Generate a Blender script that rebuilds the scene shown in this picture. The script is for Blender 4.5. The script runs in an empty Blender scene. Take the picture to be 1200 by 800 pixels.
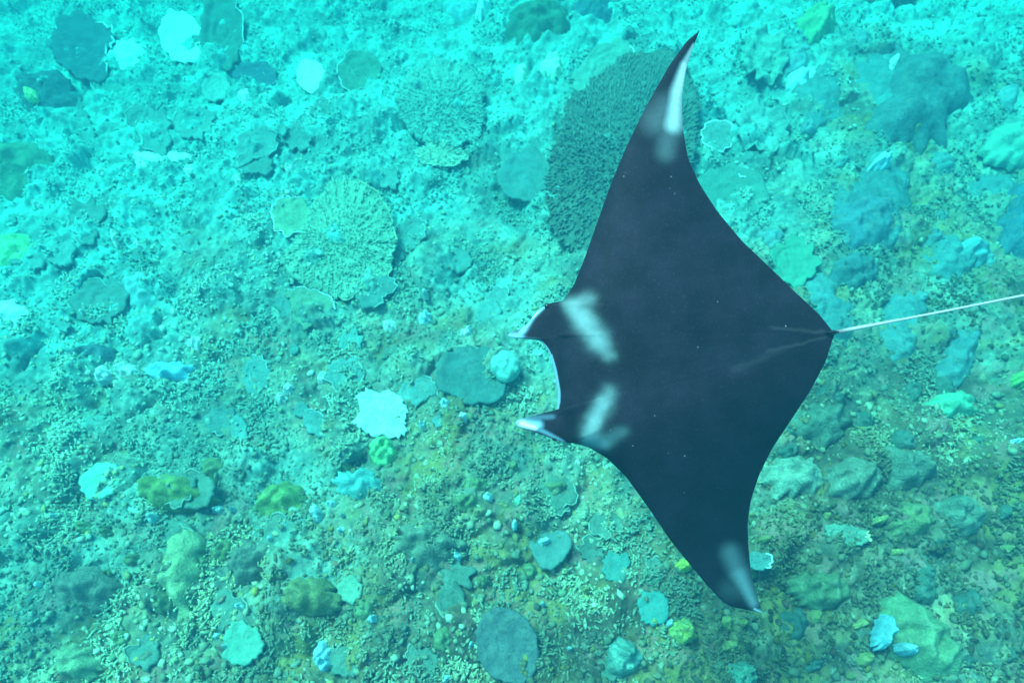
import bpy, math, random
import numpy as np
from mathutils import Vector

# ------------------------------------------------------------------ camera, water light, exposure
SC = bpy.context.scene
COL = SC.collection
TILT, CAMZ, LENS = math.radians(28), 5.1, 22.0
CAM = np.array([0.0, 0.0, CAMZ])
cam = bpy.data.cameras.new('camera'); cam.lens = LENS; cam.sensor_width = 36
cam.clip_start = 0.05; cam.clip_end = 400
camo = bpy.data.objects.new('camera', cam); COL.objects.link(camo)
cam.dof.use_dof = True; cam.dof.focus_distance = 2.2; cam.dof.aperture_fstop = 3.0
camo.location = CAM; camo.rotation_euler = (TILT, 0, 0); SC.camera = camo

SUN_EL, SUN_AZ = math.radians(62), math.radians(-50)      # light from above, a little from the upper left
w = bpy.data.worlds.new('World'); SC.world = w; w.use_nodes = True
nt = w.node_tree; sky = nt.nodes.new('ShaderNodeTexSky'); sky.sky_type = 'NISHITA'; sky.sun_disc = False
sky.sun_elevation = SUN_EL; sky.sun_rotation = SUN_AZ
bg = nt.nodes['Background']; bg.inputs[1].default_value = 0.15
nt.links.new(sky.outputs[0], bg.inputs[0])
sun = bpy.data.lights.new('sun', 'SUN'); sun.energy = 4.0; sun.angle = math.radians(20); sun.color = (1, .96, .88)
suno = bpy.data.objects.new('sun', sun); COL.objects.link(suno)
d = Vector((math.sin(SUN_AZ) * math.cos(SUN_EL), math.cos(SUN_AZ) * math.cos(SUN_EL), math.sin(SUN_EL)))
suno.rotation_euler = d.to_track_quat('Z', 'Y').to_euler(); suno.location = (0, 0, 20)
SC.view_settings.view_transform = 'Standard'; SC.view_settings.look = 'None'
SC.view_settings.exposure = 1.6; SC.view_settings.gamma = 1
SC.cycles.max_bounces = 6; SC.cycles.volume_bounces = 1; SC.cycles.use_denoising = True

rng = np.random.default_rng(7); random.seed(7)

# ------------------------------------------------------------------ noise
def _h(ix, iy, s):
    n = (ix.astype(np.int64) * 374761393 + iy.astype(np.int64) * 668265263 + s * 144665) & 0xffffffff
    n = ((n ^ (n >> 13)) * 1274126177) & 0xffffffff
    n = ((n ^ (n >> 16)) * 2246822519) & 0xffffffff
    return ((n ^ (n >> 15)) & 0xffffff) / float(0xffffff)
def perlin(x, y, s=0):
    x = np.asarray(x, float); y = np.asarray(y, float)
    ix = np.floor(x); iy = np.floor(y); fx = x - ix; fy = y - iy
    u = fx**3 * (fx * (fx * 6 - 15) + 10); v = fy**3 * (fy * (fy * 6 - 15) + 10)
    def g(a, b):
        t = _h(ix + a, iy + b, s) * 2 * np.pi
        return np.cos(t) * (fx - a) + np.sin(t) * (fy - b)
    return ((g(0, 0) * (1 - u) + g(1, 0) * u) * (1 - v) + (g(0, 1) * (1 - u) + g(1, 1) * u) * v) * 1.5
def worley(x, y, s=0):
    x = np.asarray(x, float); y = np.asarray(y, float)
    ix = np.floor(x); iy = np.floor(y); best = np.full(x.shape, 9.0); idv = np.zeros(x.shape)
    for a in (-1, 0, 1):
        for b in (-1, 0, 1):
            cx = ix + a; cy = iy + b
            dd = (cx + _h(cx, cy, s) - x)**2 + (cy + _h(cx, cy, s + 1) - y)**2
            m = dd < best; best = np.where(m, dd, best); idv = np.where(m, _h(cx, cy, s + 2), idv)
    return np.sqrt(best), idv

def h_low(x, y):
    return -0.12 * (y - 2.0) + 0.05 * x + .20 * perlin(x * .33 + 5, y * .33, 3) + .10 * perlin(x * .9, y * .9, 4)
def h_full(x, y):
    wx = x + .05 * perlin(x * 5, y * 5, 31); wy = y + .05 * perlin(x * 5, y * 5, 32)
    z = h_low(x, y)
    d1, i1 = worley(wx * 2.3, wy * 2.3, 11)
    z = z + (.26 * i1**1.5) * np.clip(1 - d1 * 1.5, -.25, 1)
    d2, i2 = worley(wx * 6.5, wy * 6.5, 15)
    z = z + (.02 + .055 * i2) * np.clip(1 - d2 * 1.35, -.3, 1)
    d3, i3 = worley(wx * 15, wy * 15, 19)
    z = z + .030 * i3 * np.clip(1 - d3 * 1.3, -.3, 1)
    rg = 1 - np.abs(perlin(wx * 9, wy * 9, 21)) * 2
    z = z + .022 * rg + .012 * perlin(x * 22, y * 22, 22) + .007 * perlin(x * 45, y * 45, 23)
    return z

# ------------------------------------------------------------------ picture point -> place on the reef
CT, ST = math.cos(TILT), math.sin(TILT)
def rays(px):
    px = np.atleast_2d(np.asarray(px, float))
    cx = (px[:, 0] - 600) / 1200 * 36 / LENS; cy = (400 - px[:, 1]) / 1200 * 36 / LENS
    return np.stack([cx, cy * CT + ST, cy * ST - CT], 1)          # unit depth along the lens axis
def at_depth(px, depth):
    return CAM + rays(px) * np.asarray(depth, float).reshape(-1, 1)
def on_plane(px, z):
    r = rays(px); return CAM + r * ((z - CAMZ) / r[:, 2])[:, None]
def on_reef(px, off=0.0):
    r = rays(px); z = np.zeros(len(r))
    for _ in range(25):
        p = CAM + r * ((z - CAMZ) / r[:, 2])[:, None]; z = .5 * z + .5 * (h_low(p[:, 0], p[:, 1]) + off)
    return CAM + r * ((z - CAMZ) / r[:, 2])[:, None]

# ------------------------------------------------------------------ materials
MATS = {}
def new_mat(name):
    m = bpy.data.materials.new(name); m.use_nodes = True
    t = m.node_tree; b = t.nodes['Principled BSDF']; b.inputs['Roughness'].default_value = .85
    b.inputs['Specular IOR Level'].default_value = .15
    return m, t, b
def N(t, kind, **kw):
    n = t.nodes.new(kind)
    for k, v in kw.items():
        if k.startswith('_'): setattr(n, k[1:], v)
        else: n.inputs[k].default_value = v
    return n
def noise(t, co, scale, detail=4, rough=.6):
    n = N(t, 'ShaderNodeTexNoise', Scale=scale, Detail=detail, Roughness=rough)
    t.links.new(co, n.inputs['Vector']); return n.outputs['Fac']
def ramp(t, fac, stops):
    r = t.nodes.new('ShaderNodeValToRGB'); e = r.color_ramp.elements
    while len(e) < len(stops): e.new(.5)
    for k, (p, c) in enumerate(stops):
        e[k].position = p; e[k].color = (*c, 1) if not isinstance(c, (int, float)) else (c, c, c, 1)
    t.links.new(fac, r.inputs[0]); return r.outputs[0]
def mix(t, fac, a, b, mode='MIX'):
    m = t.nodes.new('ShaderNodeMix'); m.data_type = 'RGBA'; m.blend_type = mode
    for k, v in ((0, fac), (6, a), (7, b)):
        if isinstance(v, (int, float)): m.inputs[k].default_value = v
        elif isinstance(v, tuple): m.inputs[k].default_value = (*v, 1)
        else: t.links.new(v, m.inputs[k])
    return m.outputs[2]
def bump(t, b, h, strength=.5, dist=.02):
    n = N(t, 'ShaderNodeBump', Strength=strength, Distance=dist)
    t.links.new(h, n.inputs['Height']); t.links.new(n.outputs[0], b.inputs['Normal'])

def coral_mat(c, grain=.35):
    """living or dead coral skin: base colour with blotches, fine polyp speckle and relief"""
    key = (c, grain)
    if key in MATS: return MATS[key]
    m, t, b = new_mat('coral_skin')
    co = t.nodes.new('ShaderNodeNewGeometry').outputs['Position']
    dk = tuple(v * (1 - .75 * grain) for v in c); lt = tuple(min(.9, v * (1 + .6 * grain) + .02) for v in c)
    col = ramp(t, noise(t, co, 6, 5), [(.32, dk), (.5, c), (.7, lt)])
    fine = noise(t, co, 55, 3, .7)
    col = mix(t, .55 * grain + .1, col, ramp(t, fine, [(.35, .25), (.65, 1.)]), 'MULTIPLY')
    v = N(t, 'ShaderNodeTexVoronoi', Scale=38.0); t.links.new(co, v.inputs['Vector'])
    col = mix(t, ramp(t, v.outputs['Distance'], [(.0, .8 * grain), (.25, 0.)]), col, lt)
    film = noise(t, co, 13, 6, .7)
    col = mix(t, ramp(t, film, [(.50, 0.), (.66, min(.6, 1.3 * grain))]), col, (.22, .22, .17))
    col = mix(t, ramp(t, noise(t, co, 27, 5, .75), [(.36, min(.7, 1.6 * grain)), (.46, 0.)]), col, tuple(v * .35 for v in c))
    t.links.new(col, b.inputs['Base Color'])
    ht = N(t, 'ShaderNodeMath', _operation='ADD'); t.links.new(fine, ht.inputs[0]); t.links.new(film, ht.inputs[1])
    bump(t, b, ht.outputs[0], .35 + .9 * grain, .03)
    MATS[key] = m; return m
def attr_mat(name, rough=.9, grain=True):
    m, t, b = new_mat(name); b.inputs['Roughness'].default_value = rough
    a = t.nodes.new('ShaderNodeVertexColor'); a.layer_name = 'tint'
    co = t.nodes.new('ShaderNodeNewGeometry').outputs['Position']
    col = a.outputs[0]
    f = noise(t, co, 48, 4, .7)
    if grain: col = mix(t, .6, col, ramp(t, f, [(.3, .3), (.68, 1.)]), 'MULTIPLY')
    t.links.new(col, b.inputs['Base Color']); bump(t, b, f, .4, .01)
    return m

# ------------------------------------------------------------------ mesh helpers
def mesh_obj(name, v, f, mat, parent=None, smooth=True, tint=None):
    me = bpy.data.meshes.new(name)
    v = np.asarray(v, np.float32)
    if isinstance(f, np.ndarray):
        n, k = f.shape
        me.vertices.add(len(v)); me.vertices.foreach_set('co', v.ravel())
        me.loops.add(n * k); me.loops.foreach_set('vertex_index', f.astype(np.int32).ravel())
        me.polygons.add(n); me.polygons.foreach_set('loop_start', np.arange(0, n * k, k, dtype=np.int32))
        me.update(calc_edges=True)
    else:
        me.from_pydata(v.tolist(), [], f)
    me.polygons.foreach_set('use_smooth', np.full(len(me.polygons), smooth))
    if tint is not None:
        a = me.color_attributes.new('tint', 'FLOAT_COLOR', 'POINT')
        a.data.foreach_set('color', np.concatenate([tint, np.ones((len(tint), 1))], 1).astype(np.float32).ravel())
    me.materials.append(mat); me.update()
    o = bpy.data.objects.new(name, me); COL.objects.link(o)
    if parent is not None: o.parent = parent
    return o
def tag(o, label=None, cat=None, group=None, kind=None):
    for k, v in (('label', label), ('category', cat), ('group', group), ('kind', kind)):
        if v: o[k] = v
    return o
def grid_faces(nr, nc, wrap=False):
    r, c = np.meshgrid(np.arange(nr - 1), np.arange(nc if wrap else nc - 1), indexing='ij')
    c2 = (c + 1) % nc
    return np.stack([r * nc + c, r * nc + c2, (r + 1) * nc + c2, (r + 1) * nc + c], -1).reshape(-1, 4)

# ------------------------------------------------------------------ the seabed
NU, NV = 900, 640
def outer(n, lo): return np.cumsum(np.geomspace(.01, 1, n)) / np.cumsum(np.geomspace(.01, 1, n))[-1] * lo
u = np.concatenate([-1 - outer(14, 5)[::-1], np.linspace(-1, 1, NU), 1 + outer(14, 5)])
vv = np.cumsum(np.linspace(1, 2.6, NV)); vv = (vv - vv[0]) / (vv[-1] - vv[0])
yv = np.concatenate([-1.4 - outer(14, 28)[::-1], -1.4 + vv * 13.6, 12.2 + outer(14, 24)])
U, Y = np.meshgrid(u, yv)
W = 4.5 + .50 * np.clip(Y, -1.4, 12.5)
X = U * W
Z = h_full(X, Y)
# quads wound upwards
sf = grid_faces(*X.shape)

sm, t, b = new_mat('reef_rock')
co = t.nodes.new('ShaderNodeNewGeometry').outputs['Position']
big = noise(t, co, .55, 3); med = noise(t, co, 2.6, 5, .65); fin = noise(t, co, 16, 5, .72); vfin = noise(t, co, 60, 3, .75)
mapx = N(t, 'ShaderNodeVectorMath', _operation='DOT_PRODUCT'); t.links.new(co, mapx.inputs[0]); mapx.inputs[1].default_value = (-.03, .072, 0)
ad = N(t, 'ShaderNodeMath', _operation='ADD'); t.links.new(mapx.outputs['Value'], ad.inputs[0]); t.links.new(big, ad.inputs[1])
pale = ramp(t, ad.outputs[0], [(.42, (.13, .085, .045)), (.58, (.36, .30, .18)), (.68, (.34, .36, .27)), (.92, (.18, .52, .50))])     # far light and cyan water cast painted into the upper slope; browner lower down
dark = ramp(t, ad.outputs[0], [(.42, (.065, .052, .036)), (.92, (.12, .25, .24))])
up = ramp(t, ad.outputs[0], [(.56, 1.), (.82, .04)])  # swaps brown tones for the painted cyan cast upslope
col = mix(t, ramp(t, med, [(.38, 0.), (.60, 1.)]), dark, pale)
blot = noise(t, co, 1.1, 4, .55)
col = mix(t, ramp(t, blot, [(.34, .7), (.48, 0.)]), col, mix(t, up, (.09, .20, .20), (.07, .06, .045)))
col = mix(t, ramp(t, fin, [(.36, .55), (.56, 0.)]), col, mix(t, up, (.12, .26, .26), (.10, .085, .065)))
col = mix(t, ramp(t, fin, [(.56, 0.), (.70, .6)]), col, mix(t, up, (.34, .62, .58), (.50, .48, .38)))
och = noise(t, co, 1.7, 4, .6)
col = mix(t, mix(t, 1., ramp(t, och, [(.50, 0.), (.62, .8)]), up, 'MULTIPLY'), col, mix(t, fin, (.16, .115, .035), (.44, .33, .11)))
pur = noise(t, co, 3.7, 3, .5)
col = mix(t, mix(t, 1., ramp(t, pur, [(.54, 0.), (.64, .7)]), up, 'MULTIPLY'), col, (.36, .19, .16))
col = mix(t, .5, col, ramp(t, vfin, [(.36, .5), (.64, 1.)]), 'MULTIPLY')
t.links.new(col, b.inputs['Base Color'])
bump(t, b, vfin, .6, .015)
seabed = tag(mesh_obj('seabed', np.stack([X, Y, Z], -1).reshape(-1, 3), sf, sm), kind='structure')

# ------------------------------------------------------------------ rubble and twiggy coral turf (uncountable)
def inside_frame(n, lo=(-40, -40), hi=(1240, 840)):
    return np.stack([rng.uniform(lo[0], hi[0], n), rng.uniform(lo[1], hi[1], n)], 1)
ICO_V = []
ph = (1 + 5**.5) / 2
for a_, b_ in ((-1, ph), (1, ph), (-1, -ph), (1, -ph)): ICO_V.append((a_, b_, 0))
for a_, b_ in ((-1, ph), (1, ph), (-1, -ph), (1, -ph)): ICO_V.append((0, a_, b_))
for a_, b_ in ((-1, ph), (1, ph), (-1, -ph), (1, -ph)): ICO_V.append((b_, 0, a_))
ICO_V = np.array(ICO_V) / math.hypot(1, ph)
ICO_F = np.array([(0,11,5),(0,5,1),(0,1,7),(0,7,10),(0,10,11),(1,5,9),(5,11,4),(11,10,2),(10,7,6),(7,1,8),
                  (3,9,4),(3,4,2),(3,2,6),(3,6,8),(3,8,9),(4,9,5),(2,4,11),(6,2,10),(8,6,7),(9,8,1)])
PAL = np.array([(.60, .70, .64), (.48, .56, .48), (.38, .40, .30), (.30, .30, .22), (.20, .20, .15), (.46, .40, .14), (.34, .22, .20), (.22, .30, .20)])
def painted_light(x, y):        # strength of the upper-left light and far cyan haze painted into colours
    return np.clip(.05 - .05 * x + .12 * y + .25 * perlin(x * .6, y * .6, 95), 0, 1)
def slope_tint(c, x, y, k=.6):  # blends the painted light and haze into each piece's colour
    h = (painted_light(x, y) * k)[:, None]
    warm = 1 + (1 - painted_light(x, y))[:, None] * np.array([[.22, -.02, -.28]])      # browner tint low on the slope
    return c * warm * (1 - h) * np.clip(.78 - .05 * x + .25 * painted_light(x, y), .55, 1.1)[:, None] + np.array([[.20, .50, .48]]) * h
def patch(x, y):      # growth differs from patch to patch; upper-left brightness is painted in too
    return np.clip(.66 + .35 * np.clip(-.095 * x + .06 * y, -.4, 1) + 1.0 * perlin(x * .9 + 3, y * .9, 91) + .6 * perlin(x * 2.7, y * 2.7, 92), .45, 1.25)
def rubble(n, smin, smax, name, label, probs, flat=.6):
    p = on_reef(inside_frame(n)); x, y = p[:, 0], p[:, 1]; z = h_full(x, y)
    s = smin * (smax / smin) ** (rng.random(n) ** 1.8)
    V = ICO_V[None] * (1 + rng.normal(0, .24, (n, 12, 1)))
    V = V * np.stack([s * rng.uniform(.7, 1.5, n), s * rng.uniform(.6, 1.1, n), s * rng.uniform(.5, 1.0, n) * (flat + .4)], 1)[:, None]
    a = rng.uniform(0, 6.28, n); ca, sa = np.cos(a)[:, None], np.sin(a)[:, None]
    V = np.stack([V[..., 0] * ca - V[..., 1] * sa, V[..., 0] * sa + V[..., 1] * ca, V[..., 2]], -1)
    V += np.stack([x, y, z + s * .15], 1)[:, None]
    F = ICO_F[None] + (np.arange(n) * 12)[:, None, None]
    c = PAL[rng.choice(8, n, p=probs)] * rng.uniform(.6, 1.15, (n, 1)) * patch(x, y)[:, None]; c = slope_tint(c, x, y)
    return tag(mesh_obj(name, V.reshape(-1, 3), F.reshape(-1, 3), RUB, tint=np.repeat(np.clip(c, 0, .85), 12, 0), smooth=True), label, 'rubble', kind='stuff')
RUB = attr_mat('rubble_skin')
def cones(base, dirs, rad, length, col0, col1, sides=4):
    """tapered twigs: ring at the base, ring two thirds up, tip"""
    n = len(base); dirs = dirs / np.linalg.norm(dirs, axis=1, keepdims=True)
    ref = np.where(np.abs(dirs[:, 2:3]) < .9, np.array([[0, 0, 1.]]), np.array([[1., 0, 0]]))
    e1 = np.cross(dirs, ref); e1 /= np.linalg.norm(e1, axis=1, keepdims=True); e2 = np.cross(dirs, e1)
    k = sides; th = np.arange(k) * 2 * np.pi / k
    ring = e1[:, None] * np.cos(th)[None, :, None] + e2[:, None] * np.sin(th)[None, :, None]
    r = rad[:, None, None]; L = length[:, None, None]
    v0 = base[:, None] + ring * r; v1 = base[:, None] + ring * r * .7 + dirs[:, None] * L * .7; v2 = base[:, None] + dirs[:, None] * L
    V = np.concatenate([v0, v1, v2], 1)
    fs = []
    for i in range(k):
        j = (i + 1) % k; fs += [(i, j, k + j), (i, k + j, k + i), (k + i, k + j, 2 * k)]
    F = np.array(fs)[None] + (np.arange(n) * (2 * k + 1))[:, None, None]
    C = np.concatenate([np.repeat(col0[:, None], k, 1), np.repeat((col0 * .5 + col1 * .5)[:, None], k, 1), col1[:, None]], 1)
    return V.reshape(-1, 3), F.reshape(-1, 3), C.reshape(-1, 3)
TWIG = attr_mat('twig_skin', grain=False)

rubble(24000, .007, .034, 'coral_rubble', 'loose coral rubble and broken branches covering the reef floor', [.14, .24, .26, .12, .05, .09, .04, .06])
n = 34000
q = inside_frame(n); q = q[(perlin(q[:, 0] / 70, q[:, 1] / 70, 50) > -.12)]
n = len(q); p = on_reef(q); p[:, 2] = h_full(p[:, 0], p[:, 1])
dirs = np.stack([rng.normal(0, .8, n), rng.normal(0, .8, n), rng.uniform(.4, 1, n)], 1)
c0 = PAL[rng.choice([2, 3, 1, 7], n)] * .8; c1 = PAL[rng.choice([0, 1, 2, 7], n)] * rng.uniform(.6, 1.2, (n, 1)) * patch(p[:, 0], p[:, 1])[:, None]; c0 = slope_tint(c0 * patch(p[:, 0], p[:, 1])[:, None], p[:, 0], p[:, 1]); c1 = slope_tint(c1, p[:, 0], p[:, 1])
V, F, C = cones(p, dirs, rng.uniform(.006, .011, n), rng.uniform(.018, .045, n), c0, np.clip(c1, 0, .85))
tag(mesh_obj('coral_turf', V, F, TWIG, tint=C), 'low twiggy coral turf growing over the rubble', 'coral turf', kind='stuff')

q = inside_frame(70000); q = q[(perlin(q[:, 0] / 55, q[:, 1] / 55, 57) > .22)]
n = len(q); p = on_reef(q); p[:, 2] = h_full(p[:, 0], p[:, 1]) + .005
dirs = np.stack([rng.normal(0, .7, n), rng.normal(0, .7, n), rng.uniform(.5, 1, n)], 1)
c0 = np.array([[.19, .22, .17]]) * patch(p[:, 0], p[:, 1])[:, None] * rng.uniform(.7, 1.2, (n, 1)); c0 = slope_tint(c0, p[:, 0], p[:, 1], .45)
V, F, C = cones(p, dirs, rng.uniform(.008, .013, n), rng.uniform(.03, .06, n), c0, np.clip(c0 * 2.2 + .03, 0, .7))
tag(mesh_obj('bushy_coral', V, F, TWIG, tint=C), 'dense patches of short branched coral between the plates', 'branching coral', kind='stuff')

# ------------------------------------------------------------------ corals
def lobed(cx, cy, rx, ry, rot=0, lob=.08, seed=0, n=64, notch=()):
    th = np.arange(n) * 2 * np.pi / n; r = np.ones(n); g = np.random.default_rng(seed + 100)
    for k in range(2, 9): r += lob * g.normal(0, 1) / k**.55 * np.cos(k * th + g.uniform(0, 6.28))
    for k in range(9, 22): r += lob * .32 * g.normal(0, 1) / (k / 9) * np.cos(k * th + g.uniform(0, 6.28))
    for a, wd, dp in notch: r -= dp * np.exp(-((np.angle(np.exp(1j * (th - math.radians(a))))) / wd)**2)
    x, y = r * np.cos(th) * rx, r * np.sin(th) * ry; a = math.radians(rot)
    return np.stack([cx + x * math.cos(a) - y * math.sin(a), cy + x * math.sin(a) + y * math.cos(a)], 1)
def traced(pts, n=72, jit=1.9, seed=0):
    p = np.array(pts, float); p2 = np.vstack([p, p[:1]]); s = np.r_[0, np.cumsum(np.linalg.norm(np.diff(p2, axis=0), axis=1))]
    q = np.linspace(0, s[-1], n, endpoint=False); o = np.stack([np.interp(q, s, p2[:, 0]), np.interp(q, s, p2[:, 1])], 1)
    for _ in range(2): o = .25 * np.roll(o, 1, 0) + .5 * o + .25 * np.roll(o, -1, 0)
    return o + np.random.default_rng(seed).normal(0, jit, o.shape)

def colony(name, label, cat, style, outline, colour, height=.12, rim=None, seed=0, grain=.35, ridges=0, group=None, lift=0, twig=1.):
    """plate: thin spreading shelf on a stalk; dome: rounded head rising from the rock; lettuce: frilled shelf; table: plate set with branchlets"""
    g = np.random.default_rng(seed + 500)
    c0 = outline.mean(0); base = on_reef(c0)[0]
    pl = on_plane(outline, base[2])
    zz = h_full(np.r_[pl[:, 0], pl[:, 0] * .5 + base[0] * .5], np.r_[pl[:, 1], pl[:, 1] * .5 + base[1] * .5])
    plate = style in ('plate', 'table', 'lettuce')
    z0 = (np.percentile(zz, 84 if style == 'table' else 66) + height * .34) if plate else np.percentile(zz, 30) + lift
    pl = on_plane(outline, z0)
    ctr = pl.mean(0); size = np.abs(pl[:, :2] - ctr[:2]).max()
    n = len(pl); R = 12 if size < .2 else 22
    rho = np.linspace(0, 1, R + 1)[1:] ** .85
    off = pl[:, :2] - ctr[:2]; th = np.arctan2(off[:, 1], off[:, 0])
    so = off.copy()
    for _ in range(14): so = .25 * np.roll(so, 1, 0) + .5 * so + .25 * np.roll(so, -1, 0)
    be = (rho**5)[:, None, None]
    P = ctr[None, None, :2] + (so[None] * (1 - be) + off[None] * be) * rho[:, None, None]
    px_, py_ = P[..., 0], P[..., 1]
    wob = perlin(px_ * 3 / max(size, .1) + seed, py_ * 3 / max(size, .1), 60)
    fine = perlin(px_ * 14, py_ * 14, 61)
    rr = rho[:, None] * np.ones(n)[None]
    if plate:
        z = (.03 if style == 'table' else .08) * size * rr**2 + .05 * size * wob * rr + .008 * fine + (0 if style == 'table' else .014 * size * np.sin(rr * 17 + wob * 4) * (1 - rr * .5))
        if style == 'lettuce': z = z + .10 * size * rr**2 * np.sin(th[None] * 9 + wob * 3) + .12 * size * (np.sin(rr * 9) * (1 - rr))
        if ridges: z = z + .018 * size * rr * np.sin(th[None] * ridges + wob * 2)
        z[-1] -= .012
        zc = 0
    else:
        pit, _i = worley(px_ * 13, py_ * 13, 63)
        z = height * (1 - rr**2.4) * (1 + .35 * wob) + .016 * fine + .10 * height * wob + .028 * (.5 - pit) * min(1., size / .2) * (0 if grain < .13 else 1)
        if style == 'lumpy':
            dw, iw = worley(px_ * 2.4 / max(size, .08) + seed, py_ * 2.4 / max(size, .08), 70)
            z = z + height * .55 * np.clip(.75 - dw, -.1, 1) * (1.05 - rr**3)
        if ridges: z = z + .02 * size * rr * (1 - rr**4) * np.sin(th[None] * ridges + wob * 2)
        z[-1] -= .06; zc = height
    V = [np.concatenate([P, (z + z0)[..., None]], -1).reshape(-1, 3)]
    nv = R * n
    F = grid_faces(R, n, True).tolist()
    V.append(np.array([[ctr[0], ctr[1], z0 + z[0].mean()]])); cidx = nv
    F += [(cidx, (k + 1) % n, k) for k in range(n)]
    nv += 1
    if plate:   # underside narrowing to the stalk
        thk = .015 + .03 * size
        for s_, dz in ((.97, -thk), (.6, -thk * 1.8), (.3, -thk * 3)):
            b_ = ctr[None, :2] + off * s_
            V.append(np.c_[b_, np.full(n, z0 + dz) + (z[-1] if s_ > .9 else 0)])
        rows = [(R - 1) * n, nv, nv + n, nv + 2 * n]
        for r0, r1 in zip(rows[:-1], rows[1:]):
            F += [(r0 + k, r0 + (k + 1) % n, r1 + (k + 1) % n, r1 + k) for k in range(n)]
        V.append(np.array([[ctr[0], ctr[1], z0 - thk * 3]])); bi = nv + 3 * n
        F += [(bi, rows[3] + (k + 1) % n, rows[3] + k) for k in range(n)]
    V = np.concatenate(V) - ctr * np.array([1, 1, 0]) - np.array([0, 0, z0])
    root = bpy.data.objects.new(name, None); COL.objects.link(root); root.empty_display_size = .1
    root.location = (ctr[0], ctr[1], z0)
    tag(root, label, cat, group)
    mesh_obj('plate' if plate else 'head', V, F, coral_mat(colour, grain), root)
    if plate:   # stalk down into the rock
        k = 12; a = np.arange(k) * 2 * np.pi / k; rs = .28 * size
        sv = np.concatenate([np.c_[np.cos(a) * rs * f_, np.sin(a) * rs * f_, np.full(k, zz_)] for f_, zz_ in ((1., -.02), (.75, -height * .5 - .05), (1.1, -height - .35))])
        mesh_obj('stalk', sv, grid_faces(3, k, True), coral_mat((.16, .15, .11), .5), root)
    if rim is not None:   # pale growing margin, a thin bead along (part of) the edge
        a0, a1, rc, rw = rim
        idx = np.arange(int(a0 / 360 * n), int(a1 / 360 * n) + 1) % n
        e = np.c_[off[idx], z[-1][idx] + .010]
        if not plate:
            e = np.c_[off[idx] * .985, z[-2][idx] * .5 + .02]
        m = len(e); k = 6; a = np.arange(k) * 2 * np.pi / k
        nrm = e[:, :2] / np.linalg.norm(e[:, :2], axis=1, keepdims=True)
        wv = rw * (.6 + .8 * g.random(m)); wv = (wv + np.roll(wv, 1) + np.roll(wv, -1)) / 3; wv[0] *= .3; wv[-1] *= .3
        tv = e[:, None] + np.stack([nrm[:, None, 0] * np.cos(a) * wv[:, None], nrm[:, None, 1] * np.cos(a) * wv[:, None], np.sin(a)[None] * wv[:, None] * .8], -1)
        mesh_obj('margin', tv.reshape(-1, 3), grid_faces(m, k, True), coral_mat(rc, .15), root)
    if style == 'table':
        area = .5 * abs(np.sum(off[:, 0] * np.roll(off[:, 1], -1) - off[:, 1] * np.roll(off[:, 0], -1)))
        m = int(min(4200, area / (.020 * twig)**2 * .6))
        ti = g.uniform(0, n, m); rad = np.sqrt(g.random(m)) * .99
        i0 = ti.astype(int) % n; fr = (ti - np.floor(ti))[:, None]
        o2 = (off[i0] * (1 - fr) + off[(i0 + 1) % n] * fr) * rad[:, None]
        zi = np.array([np.interp(rad[j], rho, z[:, i0[j]]) for j in range(m)])
        d_ = np.c_[o2 / size * 1.6 + g.normal(0, .3, (m, 2)), np.full(m, .7)]
        c_ = np.array(colour)[None] * g.uniform(.55, 1.1, (m, 1)); tp = np.clip(np.array(colour)[None] * g.uniform(1.1, 1.7, (m, 1)) + .03 * twig**2, 0, .8)
        bv, bf, bc = cones(np.c_[o2, zi - .005], d_, twig * g.uniform(.006, .011, m), twig * g.uniform(.025, .06, m), c_, tp)
        tag(mesh_obj('branchlets', bv, bf, TWIG, root, tint=bc), kind='stuff')
    return root

WHITE = (.66, .80, .78); PALEB = (.62, .70, .70); TEAL = (.13, .22, .20); DARK = (.07, .12, .14); DKGRN = (.10, .17, .12)
GRN = (.22, .42, .22); LIME = (.34, .56, .12); MUST = (.36, .34, .08); TAN = (.25, .37, .29); GREY = (.25, .27, .27); BLUE = (.20, .36, .46)
OLIVE = (.17, .27, .13); ROCK = (.24, .25, .19); YEL = (.60, .52, .12)
L = lobed
# --- the three big tables and their neighbours
colony('table_coral', 'broad tan green table coral, fan shaped with pale lower edge', 'coral', 'table',
       traced([(385,215),(410,210),(440,222),(458,250),(463,280),(458,315),(446,340),(430,338),(418,350),(398,352),(375,345),(352,330),(333,318),(330,300),(345,285),(360,268),(368,245)], 84),
       TAN, .14, rim=(30, 200, (.40, .45, .32), .010), seed=1, ridges=38)
colony('table_coral', 'grey green table coral with wavy ridges, a smaller pale shelf at its foot', 'coral', 'table',
       traced([(490,80),(520,68),(550,78),(566,100),(568,140),(560,165),(535,172),(505,170),(482,160),(468,138),(466,110),(474,92)], 80),
       (.18, .34, .31), .12, seed=2, ridges=26)
colony('shelf_coral', 'small pale shelf coral below the ridged grey green table coral', 'coral', 'table', L(518, 181, 29, 15, 5, .06, 3), (.34, .42, .34), .10, rim=(0, 190, (.55, .6, .5), .008), seed=3)
colony('table_coral', 'huge dark branching table coral under the raised long wing', 'coral', 'table',
       traced([(700,88),(730,68),(765,60),(795,66),(815,100),(818,160),(800,230),(760,290),(715,312),(672,300),(645,270),(640,220),(648,165),(668,122)], 96),
       (.10, .125, .105), .16, twig=1.5, seed=4)
colony('plate_coral', 'smooth teal plate coral leaning on the huge branching table', 'coral', 'plate', L(706, 78, 42, 20, -38, .05, 5), (.17, .30, .26), .34, rim=(10, 150, PALEB, .009), seed=5, grain=.2)
colony('plate_coral', 'rounded dark teal plate tucked beside the huge branching table', 'coral', 'plate', L(622, 207, 38, 33, 0, .06, 6), (.10, .20, .20), .12, seed=6, grain=.2)
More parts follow.
